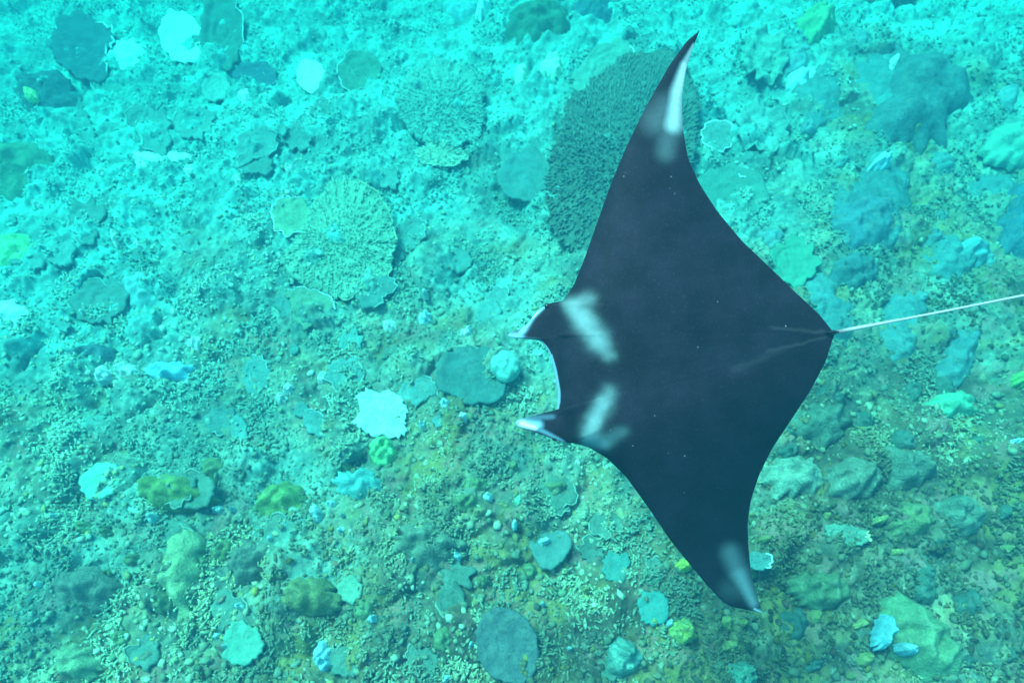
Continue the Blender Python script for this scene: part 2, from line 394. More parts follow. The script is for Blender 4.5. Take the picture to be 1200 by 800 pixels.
colony('plate_coral', 'small lobed plate with pale margin touching the tan table coral', 'coral', 'plate', L(342, 254, 24, 22, 0, .09, 7), (.24, .34, .24), .12, rim=(60, 300, PALEB, .008), seed=7)
colony('plate_coral', 'pointed plate with thin pale margin below the tan table coral', 'coral', 'plate', traced([(335,340),(365,338),(392,350),(390,362),(372,378),(358,388),(345,372)], 56), (.20, .28, .20), .09, rim=(0, 200, PALEB, .007), seed=8)
# --- up the slope, bright side
colony('leather_coral', 'large dark leathery coral with a white lower margin beside a white patch', 'coral', 'plate',
       traced([(62,45),(75,22),(95,15),(118,28),(137,38),(134,55),(124,68),(132,88),(118,102),(95,95),(75,82),(63,65)], 72), DARK, .12, rim=(100, 215, WHITE, .014), seed=9, grain=.25)
colony('bleached_coral', 'ragged white bleached coral against the dark leathery coral', 'coral', 'dome', L(148, 66, 24, 20, 10, .12, 10), WHITE, .10, seed=10, grain=.12)
colony('bleached_coral', 'egg shaped white bleached plate with a notched corner', 'coral', 'plate', L(214, 46, 25, 32, -25, .04, 11, notch=((45, .16, .3),)), WHITE, .13, seed=11, grain=.1)
colony('leather_coral', 'tall dark green leathery coral behind the egg shaped white plate', 'coral', 'plate', L(262, 38, 26, 46, -8, .07, 12), (.09, .17, .15), .10, rim=(300, 400, PALEB, .008), seed=12, grain=.25)
colony('leather_coral', 'dark lumpy coral head with a small yellow chip on it', 'coral', 'dome', L(52, 112, 38, 32, 20, .10, 13), DARK, .16, seed=13)
colony('coral_chip', 'small yellow and white coral chip on a dark lumpy head', 'coral chip', 'lumpy', L(36, 111, 9, 6, 15, .12, 14), (.78, .68, .30), .07, lift=.14, seed=14, grain=.2)
colony('leather_coral', 'dark blue oval coral between a teal disc and a white disc', 'coral', 'plate', L(300, 92, 27, 19, 0, .07, 15), (.07, .12, .16), .10, seed=15, grain=.2)
colony('plate_coral', 'muted teal round plate next to the dark blue oval coral', 'coral', 'plate', L(253, 103, 17, 17, 0, .06, 16), (.20, .34, .33), .08, seed=16, grain=.2)
colony('bleached_coral', 'white round coral disc with curved creases', 'coral', 'plate', L(365, 90, 17, 20, -20, .05, 17), (.74, .78, .74), .12, seed=17, grain=.15, ridges=7)
colony('plate_coral', 'dark green round plate flecked with pale dots', 'coral', 'plate', L(422, 86, 26, 25, 0, .05, 18), (.11, .22, .18), .11, rim=(100, 250, PALEB, .006), seed=18)
colony('mound_coral', 'wide soft green dome cut by the bright slope', 'coral', 'dome', L(18, 205, 52, 38, 0, .07, 19), (.12, .24, .17), .22, seed=19)
colony('sand_patch', 'bright white flat coral patch on the bright slope', 'coral', 'dome', L(192, 194, 42, 18, 5, .14, 20), WHITE, .06, seed=20, grain=.1)
colony('mound_coral', 'bright green coral head at the edge of the bright slope', 'coral', 'dome', L(14, 296, 38, 22, 0, .08, 21), (.28, .60, .30), .14, seed=21)
colony('bleached_coral', 'flat pale blue coral slab under the bright green head', 'coral', 'dome', L(12, 372, 30, 20, 0, .10, 22), (.62, .76, .76), .10, seed=22, grain=.15)
colony('soft_coral', 'faded blue soft coral cushion alone in the rubble', 'coral', 'dome', L(172, 342, 31, 23, 0, .09, 23), (.20, .40, .42), .14, seed=23, grain=.2)
colony('soft_coral', 'dark blue soft coral cushion with a long flat tail', 'coral', 'dome', traced([(70,414),(95,408),(110,402),(130,404),(142,416),(135,430),(118,436),(98,430),(78,426)], 56), (.075, .15, .18), .13, seed=24, grain=.2)
colony('soft_coral', 'vivid blue soft coral next to a round white coral', 'coral', 'dome', L(197, 437, 27, 15, -5, .10, 25), (.25, .55, .72), .12, seed=25, grain=.2)
colony('bleached_coral', 'round white coral between the two blue soft corals', 'coral', 'lumpy', L(150, 437, 16, 11, 0, .08, 26), (.66, .72, .68), .10, seed=26)
colony('mound_coral', 'blue green cushion half out of sight above the ridged table coral', 'coral', 'dome', L(546, 8, 26, 19, 0, .06, 27), (.18, .38, .42), .14, seed=27, grain=.2)
colony('bleached_coral', 'narrow white coral knob beside the blue green cushion', 'coral', 'lumpy', L(567, 13, 9, 17, 15, .10, 28), WHITE, .16, seed=28, grain=.15)
colony('mound_coral', 'big round dark green coral head above two white corals', 'coral', 'dome', L(632, 34, 42, 32, 0, .06, 29), (.075, .16, .12), .28, seed=29)
colony('mound_coral', 'dark blue coral head next to the big round dark green head', 'coral', 'dome', L(700, 18, 34, 26, 0, .07, 30), (.07, .16, .20), .22, seed=30)
colony('bleached_coral', 'blocky white coral below the big dark green head', 'coral', 'lumpy', L(648, 82, 16, 14, 0, .06, 31), (.62, .80, .62), .14, seed=31, grain=.12)
colony('bleached_coral', 'upright white coral shaped like a figure eight', 'coral', 'lumpy', L(612, 95, 9.5, 19, -5, .06, 32, notch=((0, .35, .2), (180, .35, .2))), (.62, .80, .62), .14, seed=32, grain=.12)
# --- beyond the trailing edge of the long wing
colony('lettuce_coral', 'frilled rosette coral with notched edge beside a ring shaped coral', 'coral', 'lettuce', L(893, 150, 29, 31, 0, .09, 33, n=72), (.22, .38, .36), .20, seed=33)
colony('lettuce_coral', 'frilled dull green rosette coral next to a yellow green head', 'coral', 'lettuce', L(896, 68, 28, 29, 0, .09, 34, n=72), (.20, .36, .32), .18, seed=34)
colony('mound_coral', 'yellow green rounded coral head above the rosettes', 'coral', 'lumpy', L(955, 32, 22, 22, 30, .07, 35), (.20, .42, .24), .22, seed=35)
colony('ring_coral', 'ring shaped plate with raised pale margin by the long wing', 'coral', 'plate', L(841, 160, 19, 18, 0, .06, 36), (.17, .29, .28), .10, rim=(0, 359, PALEB, .011), seed=36)
colony('crescent_coral', 'tiny plate with bright crescent margin below the ring coral', 'coral', 'plate', L(871, 200, 8, 8, 0, .08, 37), (.22, .36, .34), .10, rim=(10, 170, WHITE, .010), seed=37)
colony('plate_coral', 'broad olive green plate beside the trailing edge of the long wing', 'coral', 'plate', L(858, 228, 42, 34, 25, .06, 38), (.10, .22, .19), .12, seed=38, grain=.2)
colony('plate_coral', 'flat emerald plate coral tucked by the trailing edge above the tail', 'coral', 'plate', L(930, 308, 28, 29, 15, .10, 639), (.09, .26, .19), .14, seed=39, grain=.15)
colony('coral_bommie', 'great dark rounded coral head with a ridge of pale flecks', 'coral', 'lumpy', L(1072, 122, 60, 58, -25, .2, 40), (.10, .17, .18), .26, seed=40)
colony('coral_bommie', 'dark blue flat topped coral head above the tail', 'coral', 'lumpy', L(1012, 268, 46, 36, 10, .12, 41), (.10, .20, .24), .22, seed=41)
colony('coral_bommie', 'low dark patch of coral just above the tail', 'coral', 'lumpy', L(1000, 322, 30, 24, 0, .12, 42), (.08, .17, .19), .16, seed=42)
colony('coral_bommie', 'dark blue coral head with a scalloped edge past the pale sand', 'coral', 'lumpy', L(1196, 265, 30, 44, 0, .08, 43), (.08, .18, .24), .30, seed=43)
colony('coral_bommie', 'very dark coral head along the far edge of the reef', 'coral', 'dome', L(1042, 2, 42, 18, 0, .10, 44), (.05, .09, .10), .30, seed=44)
colony('mound_coral', 'pale green smooth head beside the great dark coral head', 'coral', 'dome', L(1186, 172, 34, 25, 0, .08, 45), (.18, .38, .31), .20, seed=45, grain=.2)
colony('mound_coral', 'round mid blue head near the scalloped dark coral', 'coral', 'dome', L(1135, 300, 24, 18, 0, .08, 46), (.17, .36, .40), .18, seed=46, grain=.25)
colony('bleached_coral', 'slim upright white coral leaning on the great dark head', 'coral', 'lumpy', L(1040, 86, 7, 17, 15, .08, 47), (.62, .80, .82), .18, seed=47, grain=.15)
colony('bleached_coral', 'small pale blue coral knob under the great dark head', 'coral', 'lumpy', L(1030, 195, 11, 8, 0, .08, 48), (.52, .74, .80), .16, seed=48, grain=.15)
colony('bleached_coral', 'pale blue coral mound between the rosettes and the dark head', 'coral', 'lumpy', L(940, 97, 20, 13, 0, .12, 49), (.50, .72, .74), .14, seed=49, grain=.2)
# --- in front of the mouth
colony('plate_coral', 'wide dark teal plate lying in front of the open mouth', 'coral', 'plate', L(556, 440, 46, 34, 5, .07, 50), (.07, .155, .15), .12, seed=50, grain=.2)
colony('button_coral', 'pale green round button coral sitting on the dark teal plate', 'coral', 'dome', L(592, 427, 17, 18, 0, .04, 51), (.20, .44, .40), .06, lift=.13, seed=51, grain=.15)
colony('bleached_coral', 'white triangular coral fragment above the dark teal plate', 'coral', 'lumpy', traced([(531,400),(545,386),(552,382),(556,394),(560,401),(545,405)], 40, .5), (.66, .76, .78), .12, seed=52, grain=.15)
colony('bleached_coral', 'large white four cornered bleached slab with ragged edges', 'coral', 'plate',
       traced([(418,462),(432,454),(440,460),(455,457),(472,464),(477,480),(476,508),(466,516),(448,510),(428,508),(414,498),(421,484)], 64), (.52, .68, .66), .11, seed=53, grain=.3)
colony('mound_coral', 'bright lime green coral head below the white slab', 'coral', 'lumpy', L(450, 530, 19, 19, 20, .09, 54), (.22, .52, .24), .13, seed=54, grain=.25)
colony('soft_coral', 'faded turquoise soft coral under the lime green head', 'coral', 'lumpy', L(421, 570, 30, 21, 0, .12, 55), (.16, .42, .42), .12, seed=55, grain=.25)
colony('bleached_coral', 'small pale shard pointing at the white slab', 'coral', 'lumpy', L(475, 427, 7, 14, -25, .09, 56), (.58, .74, .74), .10, seed=56, grain=.15)
colony('bleached_coral', 'pale square fragment between tan table coral and dark teal plate', 'coral', 'lumpy', L(499, 375, 9, 9, 0, .08, 57), (.50, .72, .74), .10, seed=57, grain=.15)
colony('bleached_coral', 'pale round pebble under the dark teal plate', 'coral', 'lumpy', L(523, 476, 7, 7, 0, .08, 58), (.58, .76, .78), .10, seed=58, grain=.15)
colony('bleached_coral', 'tiny pale button beside the white slab', 'coral', 'lumpy', L(496, 500, 5, 5, 0, .06, 59), (.60, .76, .78), .10, seed=59, grain=.15)
# --- near rubble
colony('plate_coral', 'round pale green plate on the streaked rubble', 'coral', 'plate', L(118, 563, 25, 21, -25, .06, 60), (.20, .46, .36), .10, seed=60, grain=.15)
colony('mound_coral', 'long mustard coral mound beside the round pale green plate', 'coral', 'lumpy', L(206, 578, 46, 24, -5, .10, 61), (.22, .26, .09), .17, seed=61)
colony('mound_coral', 'rounded mustard green coral mound alone in grey rubble', 'coral', 'lumpy', L(330, 590, 32, 24, -15, .08, 62), (.24, .32, .12), .15, seed=62)
colony('mound_coral', 'tall pale yellow coral patch of irregular outline', 'coral', 'lumpy', traced([(200,625),(225,618),(240,632),(232,655),(240,672),(225,690),(226,725),(205,735),(200,700),(175,690),(185,665),(196,645)], 64), (.36, .38, .22), .13, seed=63)
colony('plate_coral', 'scalloped green plate coral in the near rubble', 'coral', 'plate', L(284, 754, 26, 24, -35, .07, 64), (.16, .34, .27), .11, seed=64, grain=.18, ridges=9)
colony('bleached_coral', 'pale blue knobbly coral beside the scalloped green plate', 'coral', 'lumpy', L(382, 769, 16, 18, 0, .08, 65), (.36, .58, .68), .13, seed=65, grain=.25)
colony('mound_coral', 'pale yellow mound below the streaked rubble corner', 'coral', 'lumpy', L(92, 778, 30, 24, 0, .10, 66), (.34, .36, .22), .13, seed=66)
colony('plate_coral', 'grey heart shaped plate coral with pale scratch', 'coral', 'plate', traced([(621,624),(633,618),(644,625),(655,620),(668,624),(671,640),(662,655),(647,668),(634,666),(624,650),(619,636)], 60, .5), (.12, .20, .19), .12, seed=67, grain=.12)
colony('fan_coral', 'large grey fan shaped plate with fine ribs and pale hub', 'coral', 'plate', traced([(566,718),(580,711),(598,712),(616,722),(629,742),(632,768),(626,790),(612,802),(592,800),(574,792),(560,772),(557,742)], 80, .8), (.10, .125, .13), .14, seed=68, ridges=34, grain=.25)
colony('button_coral', 'tiny pale round coral above the grey heart shaped plate', 'coral', 'dome', L(610, 588, 8, 8, 0, .05, 69), (.28, .52, .38), .10, seed=69, grain=.15)
colony('plate_coral', 'small dull green disc half buried above the grey fan', 'coral', 'plate', L(410, 690, 15, 16, 0, .07, 70), (.20, .32, .24), .09, seed=70, grain=.2)
colony('plate_coral', 'round teal plate below the short wing', 'coral', 'plate', L(766, 712, 19, 21, 0, .08, 71), (.08, .25, .23), .11, seed=71, grain=.2)
colony('plate_coral', 'ragged teal plate between heart plate and short wing', 'coral', 'plate', L(722, 664, 17, 18, 0, .12, 72), (.08, .22, .20), .10, seed=72, grain=.25)
colony('mound_coral', 'yellow knobbly coral cluster below the short wing', 'coral', 'lumpy', L(798, 741, 19, 17, 30, .10, 73), (.46, .48, .14), .14, seed=73, grain=.4)
colony('mound_coral', 'yellow coral lump touching the leading edge of the short wing', 'coral', 'lumpy', L(800, 664, 10, 9, 0, .10, 74), (.56, .50, .10), .12, seed=74)
colony('plate_coral', 'tiny grey plate with white margin by the short wing tip', 'coral', 'plate', L(890, 657, 15, 11, 0, .06, 75), (.16, .30, .28), .12, rim=(300, 420, WHITE, .008), seed=75)
colony('plate_coral', 'long sloping yellow green slab with bright blue edge', 'coral', 'lumpy',
       traced([(1035,700),(1055,692),(1085,712),(1105,735),(1118,765),(1125,800),(1080,800),(1052,775),(1036,755),(1028,725)], 70), (.20, .28, .16), .20, seed=76)
colony('bleached_coral', 'bright blue white coral crust on the sloping slab', 'coral', 'lumpy', L(1036, 740, 10, 20, 10, .13, 77), (.24, .48, .58), .10, lift=.12, seed=77, grain=.3)
colony('bleached_coral', 'small bright blue crust at the foot of the sloping slab', 'coral', 'lumpy', L(1063, 760, 12, 7, 20, .09, 78), (.30, .56, .68), .08, lift=.14, seed=78, grain=.3)
colony('mound_coral', 'smooth green coral slab in the dark rubble below the tail', 'coral', 'dome', L(1108, 480, 38, 19, -10, .10, 79), (.16, .42, .28), .16, seed=79, grain=.2)
colony('mound_coral', 'bright yellow green lump in the dark rubble below the tail', 'coral', 'lumpy', L(1194, 447, 9, 9, 0, .10, 80), (.34, .56, .18), .18, seed=80)
colony('bleached_coral', 'bright cyan white chip in the dark rubble', 'coral chip', 'lumpy', L(1178, 523, 11, 5, 5, .08, 81), (.58, .78, .84), .14, seed=81, grain=.15)
colony('plate_coral', 'grey plate with a bright chipped end past the short wing', 'coral', 'plate', L(992, 627, 26, 13, 10, .08, 82), (.18, .28, .22), .14, rim=(325, 375, (.75, .72, .4), .014), seed=82)
for k, (x, y, rx, ry, lab) in enumerate([
        (1000, 562, 32, 25, 'turf covered boulder with pale crown past the short wing'),
        (955, 500, 40, 26, 'turf covered boulder below the tail root'),
        (1058, 552, 36, 26, 'rounded turf boulder in the dark rubble'),
        (930, 560, 34, 28, 'pale freckled boulder touching the trailing edge of the short wing'),
        (1062, 612, 34, 22, 'broad low boulder with yellow flecks'),
        (1120, 605, 30, 24, 'grey green boulder next to the broad low boulder'),
        (960, 690, 34, 26, 'mossy boulder past the short wing tip'),
        (868, 790, 17, 17, 'small pale green boulder below the short wing tip'),
        (730, 770, 26, 22, 'blue green boulder beside the grey fan'),
        (500, 640, 44, 24, 'low lumpy boulder in the grey rubble'),
        (360, 700, 40, 24, 'ochre boulder with a dark hollow'),
        (105, 690, 44, 26, 'grey lumpy boulder beside the tall yellow patch'),
        (300, 660, 34, 26, 'grey boulder between the yellow patch and the ochre boulder')]):
    colony('reef_boulder', lab, 'boulder', 'lumpy', L(x, y, rx, ry, 0, .12, 200 + k),
           [ROCK, (.16, .20, .15), (.19, .22, .17), (.36, .40, .32), (.24, .25, .12), (.22, .26, .20), (.20, .24, .13), (.28, .46, .34), (.20, .36, .32), (.24, .26, .20), (.30, .27, .12), (.20, .20, .17), (.22, .22, .18)][k], .16, seed=200 + k, grain=.55)

# --- scattered small pieces, alike but for their place
MARKS = [(395,280,'the tan table coral'),(515,125,'the ridged table coral'),(650,230,'the huge branching table'),(97,58,'the large dark leathery coral'),(214,46,'the egg shaped white plate'),
  (365,90,'the creased white disc'),(422,86,'the flecked green disc'),(18,205,'the wide green dome'),(192,194,'the white flat patch'),(14,300,'the bright green mound'),(172,342,'the faded blue cushion'),
  (110,418,'the tailed blue cushion'),(197,437,'the vivid blue soft coral'),(556,440,'the dark teal plate'),(447,485,'the four cornered white slab'),(421,570,'the turquoise soft coral'),(118,563,'the round pale green plate'),
  (206,578,'the long mustard mound'),(330,590,'the mustard green mound'),(210,680,'the tall yellow patch'),(284,754,'the scalloped green plate'),(382,769,'the pale blue knobbly coral'),(645,642,'the heart shaped plate'),
  (595,755,'the grey fan plate'),(766,712,'the round teal plate'),(798,741,'the yellow cluster'),(890,657,'the white edged tiny plate'),(1090,750,'the sloping slab'),(1108,480,'the smooth green slab'),
  (992,627,'the chipped grey plate'),(1000,562,'the pale crowned boulder'),(1062,612,'the broad low boulder'),(960,690,'the mossy boulder'),(955,500,'the boulder at the tail root'),(893,150,'the pale rosette'),
  (896,68,'the dull rosette'),(858,228,'the olive plate'),(932,309,'the emerald plate'),(1072,122,'the great dark bommie'),(1012,268,'the flat topped dark coral'),(1196,265,'the scalloped dark coral'),(1186,172,'the pale green mound'),
  (500,640,'the low lumpy boulder'),(360,700,'the ochre boulder'),(105,690,'the grey lumpy boulder'),(92,778,'the pale yellow mound'),(730,770,'the blue green boulder'),(410,690,'the dull green disc')]
def scatter(n, name, label, cat, group, colour, smin, smax, style, box, seed, h=.07, edge=None):
    g = np.random.default_rng(seed); made = {}
    for k in range(n):
        x, y = g.uniform(box[0], box[2]), g.uniform(box[1], box[3])
        s = g.uniform(smin, smax)
        c = tuple(round(float(v), 2) for v in np.clip(np.array(colour) * g.choice([.85, 1.0, 1.12]), 0, .82))
        o = colony(name, label, cat, style, L(x, y, s * g.uniform(.8, 1.3), s * g.uniform(.7, 1.1), g.uniform(0, 180), .13, seed * 31 + k, n=34), c, h, seed=seed * 31 + k, group=group, grain=.3, rim=(a0 := g.uniform(0, 200), a0 + g.uniform(90, 150), edge, .008) if edge else None)
        mk = min(MARKS, key=lambda m: (m[0] - x)**2 + (m[1] - y)**2)[2]
        made.setdefault(mk, []).append((s, o))
    for mk, lst in made.items():      # told apart by the coral each lies beside, and by size where two share one
        lst.sort(key=lambda e: -e[0])
        words = {1: [''], 2: ['larger ', 'smaller ']}.get(len(lst), ['largest '] + ['middle sized '] * (len(lst) - 2) + ['smallest '])
        for (s, o), wd in zip(lst, words): o['label'] = wd + label + ' near ' + mk
scatter(34, 'coral_fragment', 'pale blue coral fragment', 'coral', 'pale blue fragments in the near rubble', (.52, .72, .76), 3, 7.5, 'lumpy', (20, 560, 900, 800), 301)
scatter(26, 'coral_fragment', 'little yellow coral lump', 'coral', 'yellow lumps under the short wing', (.38, .33, .13), 4, 10, 'lumpy', (610, 600, 1180, 800), 302)
scatter(26, 'coral_fragment', 'white coral piece', 'coral', 'white pieces on the bright slope', (.74, .78, .74), 4, 10, 'lumpy', (10, 110, 600, 520), 303)
scatter(26, 'plate_coral', 'little teal plate', 'coral', 'small teal plates on the bright slope', (.13, .27, .26), 6, 15, 'plate', (10, 120, 620, 520), 304)
scatter(22, 'mound_coral', 'blue grey coral mound', 'coral', 'blue grey heads beyond the trailing edge', (.16, .28, .30), 7, 18, 'lumpy', (880, 40, 1190, 420), 305)
scatter(22, 'mound_coral', 'mossy coral mound', 'coral', 'mossy heads in the near rubble', (.20, .24, .12), 7, 17, 'lumpy', (60, 540, 700, 800), 306)
scatter(18, 'mound_coral', 'dark coral mound', 'coral', 'dark heads below the tail', (.08, .13, .11), 8, 20, 'lumpy', (900, 430, 1190, 790), 307)

scatter(24, 'crust_coral', 'smooth teal crust coral with pale curved margin', 'coral', 'crust corals with pale margins', (.14, .26, .25), 13, 27, 'plate', (40, 100, 620, 540), 308, h=.02, edge=(.30, .46, .44))
scatter(18, 'crust_coral', 'smooth grey green crust coral with thin margin', 'coral', 'grey green crusts in the near rubble', (.13, .20, .16), 12, 25, 'plate', (60, 560, 780, 800), 309, h=.02, edge=(.26, .33, .27))
scatter(16, 'crust_coral', 'wide blue green crust coral beyond the wing', 'coral', 'blue green crusts beyond the wing', (.11, .22, .23), 18, 36, 'lumpy', (900, 30, 1195, 420), 310, h=.09)

# ------------------------------------------------------------------ the manta ray
def polyline(p, n):
    p = np.array(p, float); s = np.r_[0, np.cumsum(np.linalg.norm(np.diff(p, axis=0), axis=1))]; q = np.linspace(0, s[-1], n)
    o = np.stack([np.interp(q, s, p[:, 0]), np.interp(q, s, p[:, 1])], 1)
    for _ in range(3): o[1:-1] = .25 * o[:-2] + .5 * o[1:-1] + .25 * o[2:]
    return o
MS = .62      # size of this animal: about 2 m from tip to tip
NW, NM, NC = 110, 110, 90
lead_u = polyline([(660,352),(672,335),(686,300),(700,260),(716,215),(735,170),(757,125),(785,76),(805,48),(820,36)], NW)
trail_u = polyline([(975,387),(960,368),(935,345),(905,316),(870,283),(840,247),(820,216),(806,185),(800,150),(799,115),(803,85),(812,56),(820,36)], NW)
lead_l = polyline([(672,519),(690,524),(712,537),(735,560),(760,595),(785,632),(810,663),(830,687),(846,704),(858,711),(876,714),(894,718)], NW)
trail_l = polyline([(976,397),(967,425),(950,457),(925,495),(905,525),(890,555),(880,585),(876,612),(877,640),(880,670),(887,698),(894,718)], NW)
front = polyline([(660,352),(641,356),(628,366),(618,380),(609,386),(600,389),(594,391),(593,394),(601,396),(614,397),(632,398),(642,409),(649,432),(654,460),(653,483),(647,490),(630,491),(612,490),(604,492),(602,496),(606,500),(614,503),(630,507),(645,513),(660,518),(672,519)], NM)
back = polyline([(975,387),(978,392),(976,397)], NM)
LE = np.concatenate([lead_u[::-1], front[1:-1], lead_l]); TE = np.concatenate([trail_u[::-1], back[1:-1], trail_l])
f = np.concatenate([np.linspace(1, 0, NW), np.zeros(NM - 2), -np.linspace(0, 1, NW)])    # +1 long-wing tip .. -1 short-wing tip
mid = np.concatenate([np.zeros(NW), np.ones(NM - 2), np.zeros(NW)])
S = len(f); c = .5 - .5 * np.cos(np.linspace(0, 1, NC) * np.pi)
PX = LE[:, None] * (1 - c)[None, :, None] + TE[:, None] * c[None, :, None]
af = np.abs(f)
tmax = np.where(mid > 0, .34, .015 + .325 * (1 - af**1.5)**2.4)
ang = np.arctan2(LE[:, 1] - 392, 976 - LE[:, 0])                     # bearing of each chord from the tail root
xm = np.where(mid > 0, np.interp(ang, np.linspace(ang[NW - 1], ang[NW + NM - 2], 5), [660, 655, 656, 660, 672]), LE[:, 0])
den = np.where(mid > 0, TE[:, 0] - xm, 1)
ce = np.where((mid > 0)[:, None], np.clip((PX[..., 0] - xm[:, None]) / den[:, None], 0, 1), c[None])
def naca(c): return 5 * (.2969 * np.sqrt(c) - .126 * c - .3516 * c**2 + .2843 * c**3 - .1036 * c**4)
half = tmax[:, None] * naca(ce)                                   # half thickness, full height about .34 m amidships
xr = PX[..., 0] - LE[:, :1]
half = half + np.where((mid > 0)[:, None], .018 * np.sqrt(np.clip(xr / 14, 0, 1)) * np.clip((720 - PX[..., 0]) / 60, 0, 1), 0)
for _ in range(6): half[1:-1] = .25 * half[:-2] + .5 * half[1:-1] + .25 * half[2:]
depth = 3.45 + np.where(f > 0, .12 * f**1.6, .55 * af**2.0)        # the short-looking wing is swept down, away from the surface
depth = depth[:, None] + np.zeros(NC)[None]
depth = depth + np.where((mid > 0)[:, None], .14 * (1 - np.clip((PX[..., 0] - 596) / 60, 0, 1))**1.5, 0)   # lobes reach forward and down
# sheet through the middle, then upper and lower skins
flatpx = PX.reshape(-1, 2)
top = at_depth(flatpx, MS * (depth - half * 1.1).ravel()); bot = at_depth(flatpx, MS * (depth + half * .8).ravel())
def seg(px, a, b_, r0, r1):      # soft-edged stroke of pale skin
    a = np.array(a, float); b_ = np.array(b_, float); ab = b_ - a
    tt = np.clip(((px - a) @ ab) / (ab @ ab), 0, 1); dd = np.linalg.norm(px - a - tt[:, None] * ab, axis=1)
    x_ = np.clip(1 - (dd / (r0 + (r1 - r0) * tt)), 0, 1); return x_ * x_ * (3 - 2 * x_)
wig = flatpx + 2.0 * np.stack([perlin(flatpx[:, 0] / 11, flatpx[:, 1] / 11, 80), perlin(flatpx[:, 0] / 11, flatpx[:, 1] / 11, 81)], 1)
def gs(px, a, b_, r0, r1):       # stroke that fades smoothly into the dark skin
    a = np.array(a, float); b_ = np.array(b_, float); ab = b_ - a
    tt = np.clip(((px - a) @ ab) / (ab @ ab), 0, 1); dd = np.linalg.norm(px - a - tt[:, None] * ab, axis=1)
    return np.exp(-(dd / (r0 + (r1 - r0) * tt))**2)
shoulder = 1 - (1 - .45 * gs(wig, (664, 356), (690, 350), 7, 8)) * (1 - .75 * gs(wig, (672, 362), (684, 374), 8, 11)) * (1 - .75 * gs(wig, (684, 374), (700, 398), 11, 12)) * (1 - .45 * gs(wig, (702, 400), (714, 416), 10, 8))
shoulder = np.maximum(shoulder, 1 - (1 - .5 * gs(wig, (714, 460), (708, 472), 9, 10)) * (1 - .75 * gs(wig, (706, 474), (697, 492), 9, 9)) * (1 - .8 * gs(wig, (696, 494), (691, 510), 9, 10)) * (1 - .6 * gs(wig, (690, 518), (708, 519), 8, 8)) * (1 - .35 * gs(wig, (710, 516), (730, 506), 8, 7)))
tips = np.maximum.reduce([seg(flatpx, (813, 52), (800, 80), 3, 8) * .7, seg(flatpx, (802, 76), (793, 110), 8, 14), seg(flatpx, (793, 110), (789, 146), 14, 20) * .9, seg(flatpx, (788, 135), (780, 178), 26, 20) * .22,
                          seg(flatpx, (772, 142), (783, 128), 30, 30) * .22, seg(flatpx, (856, 648), (871, 684), 20, 20) * .38, seg(flatpx, (866, 672), (883, 706), 19, 11) * .6, seg(flatpx, (884, 713), (893, 718), 3, 4), seg(flatpx, (855, 690), (865, 690), 22, 22) * .16])
cc = np.broadcast_to(c[None], PX.shape[:2]).ravel(); mm = np.broadcast_to((mid > 0)[:, None], PX.shape[:2]).ravel()
st = np.broadcast_to(np.arange(S)[:, None], PX.shape[:2]).ravel()
edge = np.where(mm & (cc * np.linalg.norm(TE - LE, axis=1)[st] < 2.6), 1.0, 0)
lipm = edge * ((flatpx[:, 1] > 398) & (flatpx[:, 1] < 490)) * .6
rimm = np.maximum.reduce([seg(flatpx, (638, 358), (624, 370), 4, 6) * .9, seg(flatpx, (624, 370), (611, 390), 6, 6) * .9, seg(flatpx, (594, 396), (608, 396), 11, 10) * 1.1, seg(flatpx, (612, 398), (632, 400), 6, 5) * .25,
                          seg(flatpx, (603, 495), (630, 498), 11, 10) * .9, seg(flatpx, (632, 503), (660, 517), 5, 3) * .5, seg(flatpx, (606, 490), (648, 488), 6, 5) * .25]) * mm
core = np.maximum(seg(flatpx, (611, 496), (627, 501), 5.5, 4.5), seg(flatpx, (630, 364), (624, 371), 3, 3) * .7) * mm
groove = np.maximum.reduce([seg(wig, (900, 412), (968, 395), 5, 3), seg(wig, (905, 384), (968, 389), 4, 3), seg(wig, (860, 432), (930, 405), 8, 4) * .6]) * .045
white = np.clip(np.maximum.reduce([np.clip(shoulder, 0, 1), tips]), 0, 1)[:, None]
blk = np.array([[.0095, .007, .015]])
mot = 1 + .5 * np.clip(perlin(flatpx[:, 0] / 40, flatpx[:, 1] / 40, 85) + .5 * perlin(flatpx[:, 0] / 13, flatpx[:, 1] / 13, 86), -.6, 1)
tcol = blk * mot[:, None] * (1 - white) + (np.array([[.17, .30, .32]]) * (1 - tips[:, None]) + np.array([[.34, .50, .54]]) * tips[:, None]) * white + groove[:, None] * .4
bl = np.clip(np.maximum(rimm, lipm), 0, 1)[:, None]; tcol = tcol * (1 - bl) + np.array([[.20, .44, .60]]) * bl
tcol = tcol * (1 - core[:, None]) + np.array([[.75, .82, .86]]) * core[:, None]
bcol = np.repeat(np.array([[.55, .56, .55]]), len(flatpx), 0)
gf = grid_faces(S, NC)
nv = len(top)
Vm = [top, bot]; Fm = [gf[:, ::-1], gf + nv]; Cm = [tcol, bcol]
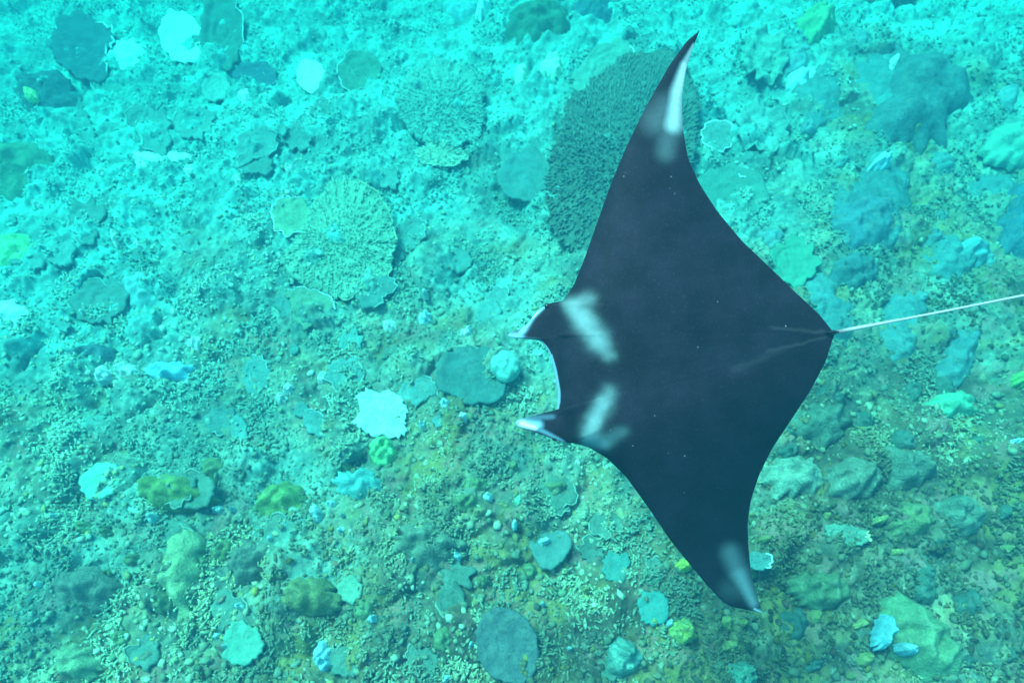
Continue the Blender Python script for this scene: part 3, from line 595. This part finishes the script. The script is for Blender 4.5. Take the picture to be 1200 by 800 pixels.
# whip tail and the little dorsal fin at its root, part of the same skin
tp = polyline([(955, 393), (970, 391), (990, 387), (1100, 366), (1200, 346), (1290, 329), (1400, 312)], 60)
tw = at_depth(tp, MS * np.linspace(3.45, 3.36, 60)); k = 10; a = np.arange(k) * 2 * np.pi / k
tr = np.interp(np.arange(60), [0, 6, 14, 59], [.0085, .0075, .0048, .0046])
tv = tw[:, None] + np.stack([np.zeros((60, k)), np.cos(a)[None] * tr[:, None], np.sin(a)[None] * tr[:, None]], -1)
tt = np.clip((np.arange(60) - 2) / 4, 0, 1)[:, None, None]
cu = np.clip(np.sin(a) * .8 + .5, 0, 1)[None, :, None]
tc = (blk[None] * (1 - tt) + np.array([.34, .38, .39])[None, None] * tt) * np.ones((60, k, 1))
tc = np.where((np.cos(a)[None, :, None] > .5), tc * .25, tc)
Vm.append(tv.reshape(-1, 3)); Fm.append(grid_faces(60, k, True) + 2 * nv); Cm.append(tc.reshape(-1, 3))
n3 = 2 * nv + 60 * k
fb = at_depth([(958, 391), (976, 389)], [MS * 3.45] * 2); fdir = np.array([0, -ST, CT]); side = np.array([0, CT, ST])
q0, q1 = fb; apex = q1 + fdir * .035 + (q1 - q0) * .05
fv = np.array([q0, q1 + side * .006, q1 - side * .006, apex + side * .002, apex - side * .002])
Vm.append(fv); Cm.append(np.repeat(blk, 5, 0))
Fl = [tuple(int(i) for i in r) for arr in Fm for r in arr] + [(n3, n3 + 1, n3 + 3), (n3, n3 + 4, n3 + 2), (n3, n3 + 3, n3 + 4), (n3 + 1, n3 + 2, n3 + 4, n3 + 3), (n3, n3 + 2, n3 + 1)]
mm_, t, b = new_mat('manta_skin'); b.inputs['Roughness'].default_value = .75; b.inputs['Specular IOR Level'].default_value = .08
at_ = t.nodes.new('ShaderNodeVertexColor'); at_.layer_name = 'tint'
co = t.nodes.new('ShaderNodeNewGeometry').outputs['Position']
vo = N(t, 'ShaderNodeTexVoronoi', Scale=26.0); t.links.new(co, vo.inputs['Vector'])
spot = ramp(t, vo.outputs['Distance'], [(.05, .6), (.09, 0.)])
gate = ramp(t, noise(t, co, 7, 2), [(.55, 0.), (.62, 1.)])
col = mix(t, mix(t, 1., spot, gate, 'MULTIPLY'), at_.outputs[0], (.35, .36, .38))
col = mix(t, ramp(t, noise(t, co, 150, 2, .8), [(.58, 0.), (.72, .10)]), col, (.16, .18, .24))
col = mix(t, .3, col, ramp(t, noise(t, co, 70, 3, .7), [(.3, .45), (.7, 1.)]), 'MULTIPLY')
t.links.new(col, b.inputs['Base Color']); bump(t, b, noise(t, co, 120, 3), .15, .004)
Vall = np.concatenate(Vm); org = at_depth([(815, 430)], [MS * 3.45])[0]
manta = mesh_obj('manta_ray', Vall - org, Fl, mm_, tint=np.concatenate(Cm))
manta.location = org
import bmesh
bm = bmesh.new(); bm.from_mesh(manta.data); bmesh.ops.remove_doubles(bm, verts=bm.verts, dist=1e-5); bm.normal_update(); bm.to_mesh(manta.data); bm.free()
tag(manta, 'black manta ray with pale shoulder patches, wings spread, gliding over the coral reef', 'manta ray')
# eyes on the sides of the head, behind the lobes
em, t, b = new_mat('eye'); b.inputs['Base Color'].default_value = (.01, .01, .012, 1); b.inputs['Roughness'].default_value = .15; b.inputs['Specular IOR Level'].default_value = .5
for (ex, ey) in ((641, 358.5), (650, 513.5)):
    e = at_depth([(ex, ey)], [MS * 3.46])[0] - org
    mesh_obj('eye', ICO_V * .011 + e, ICO_F, em, manta)

# ------------------------------------------------------------------ the water itself
hb = bpy.data.materials.new('sea_water'); hb.use_nodes = True; t = hb.node_tree; t.nodes.clear()
out = t.nodes.new('ShaderNodeOutputMaterial'); pv = t.nodes.new('ShaderNodeVolumePrincipled')
pv.inputs['Color'].default_value = (.004, .036, .056, 1); pv.inputs['Absorption Color'].default_value = (.165, .865, .815, 1)
pv.inputs['Density'].default_value = .34; pv.inputs['Anisotropy'].default_value = 0
t.links.new(pv.outputs[0], out.inputs['Volume'])
zl, zh = float(Z.min()) - 1.0, CAMZ + .6
bx = np.array([(x, y, z) for z in (zl, zh) for y in (-36, 42) for x in (-66, 66)], float)
hz = mesh_obj('haze', bx, [(0, 2, 3, 1), (4, 5, 7, 6), (0, 1, 5, 4), (2, 6, 7, 3), (0, 4, 6, 2), (1, 3, 7, 5)], hb, smooth=False)
tag(hz, 'clear blue green sea water filling the scene', 'water', kind='stuff')
